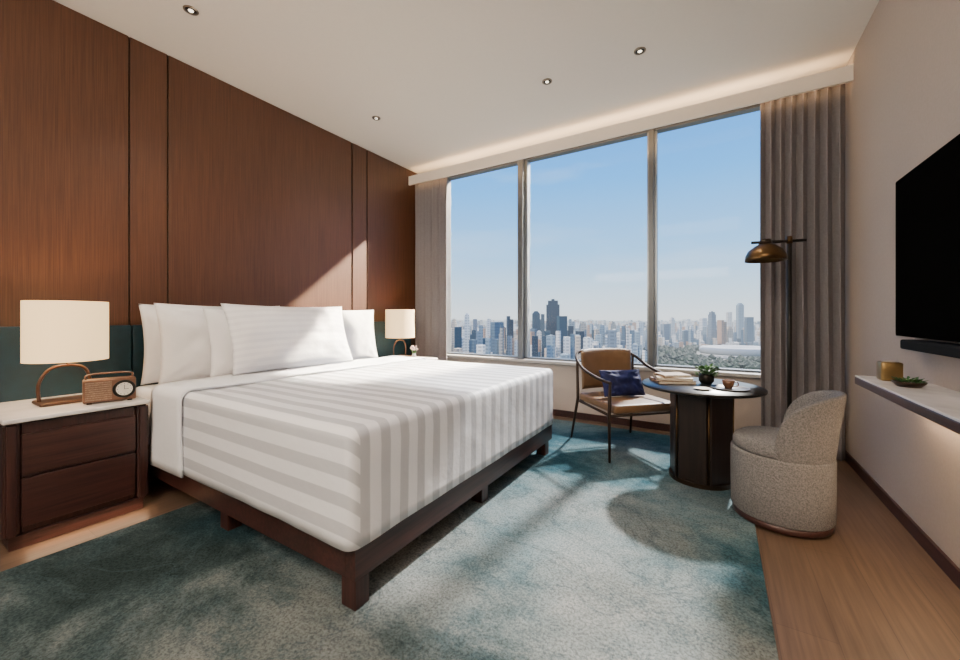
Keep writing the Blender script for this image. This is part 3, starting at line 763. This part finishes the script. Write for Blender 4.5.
r2 = N(nt, "ShaderNodeValToRGB"); r2.color_ramp.elements[0].position = .5; r2.color_ramp.elements[1].position = .8
r2.color_ramp.elements[0].color = (0, 0, 0, 1); r2.color_ramp.elements[1].color = (.3, .3, .3, 1); L(nt, nz.outputs["Fac"], r2.inputs["Fac"])
mx = N(nt, "ShaderNodeMix", data_type='RGBA'); L(nt, r2.outputs["Color"], mx.inputs[0]); L(nt, rp.outputs["Color"], mx.inputs[6]); mx.inputs[7].default_value = (.52, .62, .70, 1)
L(nt, mx.outputs[2], bg.inputs[0]); bg.inputs[1].default_value = 3.0

# ------------------------------------------------------------ city
GZ = -150.0
def pos(px, depth):
    a = math.atan((px-480)/387); r_ = depth/math.cos(a); th = a-math.radians(31.6)
    return r_*math.sin(th), r_*math.cos(th)
occ = {}
def free(X, Y, s):
    cx_, cy_ = int(X//100), int(Y//100)
    for a in (-1, 0, 1):
        for b in (-1, 0, 1):
            for (x, y, t) in occ.get((cx_+a, cy_+b), ()):
                if abs(x-X) < (s+t) and abs(y-Y) < (s+t): return False
    return True
def take(X, Y, s): occ.setdefault((int(X//100), int(Y//100)), []).append((X, Y, s))
mk("city_ground", box(-16000, 9000, 150, 16000, GZ-5, GZ), M_ground, None, label="hazy city ground with streets and trees", category="ground")
def tower_mesh(kind):
    bm = bmesh.new()
    if kind == 0: addbox(bm, -.5, .5, -.5, .5, 0, 1)
    elif kind == 1:
        addbox(bm, -.5, .5, -.5, .5, 0, .90); addbox(bm, -.38, .38, -.38, .38, .90, .97); addbox(bm, -.12, .12, -.12, .12, .97, 1)
    elif kind == 2:
        addbox(bm, -.5, -.06, -.5, .5, 0, 1); addbox(bm, .06, .5, -.45, .45, 0, .93); addbox(bm, -.06, .06, -.3, .3, 0, .88)
    elif kind == 3:
        addbox(bm, -.5, .5, -.5, .5, 0, .94)
        vs = addbox(bm, -.5, .5, -.5, .5, .94, 1)
        for v in vs:
            if v.co.z > .97: v.co.x *= .35; v.co.y *= .6
    elif kind == 4:
        addbox(bm, -.5, .5, -.35, .35, 0, .86); addbox(bm, -.2, .5, -.35, .35, .86, 1); addbox(bm, -.02, .02, -.02, .02, 1, 1.08)
    me = bpy.data.meshes.new("high_rise_building"); bm.to_mesh(me); bm.free(); me.materials.append(M_bldg); return me
TM = [tower_mesh(k_) for k_ in range(5)]
TD = []
for t in TM:
    q = t.copy(); q.materials.clear(); q.materials.append(M_bldgd); TD.append(q)
def tower(px, depth, ytop, wpx, kind, dark=False, force=False):
    X, Y = pos(px, depth); zt = 1.2+(317-ytop)/387*depth; wm = wpx/387*depth
    if not force and not free(X, Y, wm*.7): return False
    take(X, Y, wm*.7)
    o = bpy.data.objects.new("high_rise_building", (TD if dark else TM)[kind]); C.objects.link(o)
    o.location = (X, Y, GZ); o.scale = (wm, wm, zt-GZ); o.rotation_euler = (0, 0, math.radians(random.choice([20, 25, 32, 40, 55])))
    o["label"] = "dark blue glass office tower in the city" if dark else "pale concrete high-rise building in the hazy city"
    o["category"] = "building"; o["group"] = "city high-rises"
    return True
SX, SY = pos(742, 1500); take(SX, SY, 130)
for a in (-90, 0, 90):
    for b in (-90, 0, 90): take(SX+a, SY+b, 60)
hand = [(553, 1500, 299, 13, 1, 1), (536, 1450, 311, 7, 3, 1), (562, 1300, 316, 8, 0, 1), (546, 1200, 331, 8, 4, 1), (572, 1600, 319, 6, 2, 0), (583, 1500, 322, 6, 1, 0), (497, 1150, 322, 10, 0, 0),
        (510, 1300, 316, 6, 2, 1), (467, 1300, 313, 5, 3, 0), (458, 1050, 327, 7, 0, 1), (480, 1150, 325, 6, 4, 0), (454, 1500, 318, 4, 1, 0), (475, 1700, 319, 4, 0, 0), (489, 1800, 318, 5, 1, 0),
        (601, 1500, 325, 6, 4, 0), (612, 1800, 321, 5, 1, 0), (625, 1600, 326, 6, 2, 0), (640, 1900, 322, 5, 0, 0), (568, 1100, 337, 9, 0, 0), (535, 1050, 336, 6, 0, 1), (590, 1200, 338, 8, 2, 0),
        (740, 2300, 303, 5, 3, 0), (729, 2400, 312, 4, 0, 0), (712, 2100, 311, 5, 1, 0), (703, 2200, 318, 5, 0, 0), (722, 2000, 320, 6, 2, 0), (749, 2000, 317, 6, 0, 0), (688, 2300, 319, 4, 4, 0), (672, 2400, 317, 4, 1, 0), (665, 2100, 324, 6, 0, 0), (580, 1300, 331, 6, 0, 1), (486, 1000, 338, 6, 0, 1),
        (542, 1700, 314, 5, 4, 1), (570, 1420, 326, 6, 4, 1), (502, 1500, 326, 6, 3, 1), (473, 1250, 330, 6, 4, 1), (595, 1400, 330, 5, 0, 1), (527, 1350, 322, 5, 4, 0)]
for h in hand: tower(*h, force=True)
cnt = 0
while cnt < 256:
    px = random.uniform(430, 780); left = px < 650
    d = random.uniform(1050, 3400) if left else random.uniform(1950, 3600)
    base = 317+151*387/d
    yt = base-(base-322)*random.uniform(.2, 1.0)
    if tower(px, d, yt+1, random.uniform(2.4, 5.2), random.randrange(5), random.random() < .12): cnt += 1
bm = bmesh.new()
for i in range(16000):
    px = random.uniform(350, 900); d = 900*math.exp(random.uniform(.0, 2.2))
    if px > 640 and px < 900 and d < 1850: continue
    X, Y = pos(px, d); s = random.uniform(7, 16)*(1+d/5000)
    if not free(X, Y, s*.55): continue
    take(X, Y, s*.55)
    hgt = random.uniform(6, 34)+(random.random() < .28)*random.uniform(15, 85)
    addbox(bm, X-s/2, X+s/2, Y-s/2, Y+s/2, GZ, GZ+hgt)
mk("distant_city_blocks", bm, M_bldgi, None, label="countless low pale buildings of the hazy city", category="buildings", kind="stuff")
bm = bmesh.new()
for i in range(1700):
    if i < 1100: px = random.uniform(640, 900); d = random.uniform(1050, 1900); s = random.uniform(9, 18)
    else: px = random.uniform(440, 640); d = random.uniform(850, 1500); s = random.uniform(5, 11)
    X, Y = pos(px, d)
    if not free(X, Y, s*1.05): continue
    bmesh.ops.create_icosphere(bm, subdivisions=1, radius=s, matrix=Matrix.Translation((X, Y, GZ+s*.3)))
mk("park_trees", bm, M_green, None, label="dense green tree canopy in the city park", category="trees", kind="stuff")
r = root("stadium", "white oval stadium roof ring among park trees", "stadium", (SX, SY, GZ), .4)
o = mk("roof_ring", lathe([(70, 24), (95, 36), (125, 34), (130, 26), (128, 10), (112, 8), (100, 30), (70, 24)], 64), M_stad, r, True); o.scale = (1.15, .9, 1)
o = mk("stands", lathe([(50, 1), (70, 6), (112, 20), (126, 20), (126, 0)], 64), M_bldg, r, True); o.scale = (1.15, .9, 1)

# ------------------------------------------------------------ camera
cam = bpy.data.cameras.new("camera"); cam.sensor_width = 36; cam.lens = 387/960*36; cam.shift_y = -13/960; cam.clip_end = 30000; cam.clip_start = .05
co = bpy.data.objects.new("camera", cam); co.location = (0, 0, 1.2); co.rotation_euler = (math.pi/2, 0, math.radians(31.6)); C.objects.link(co)
bpy.context.scene.camera = co
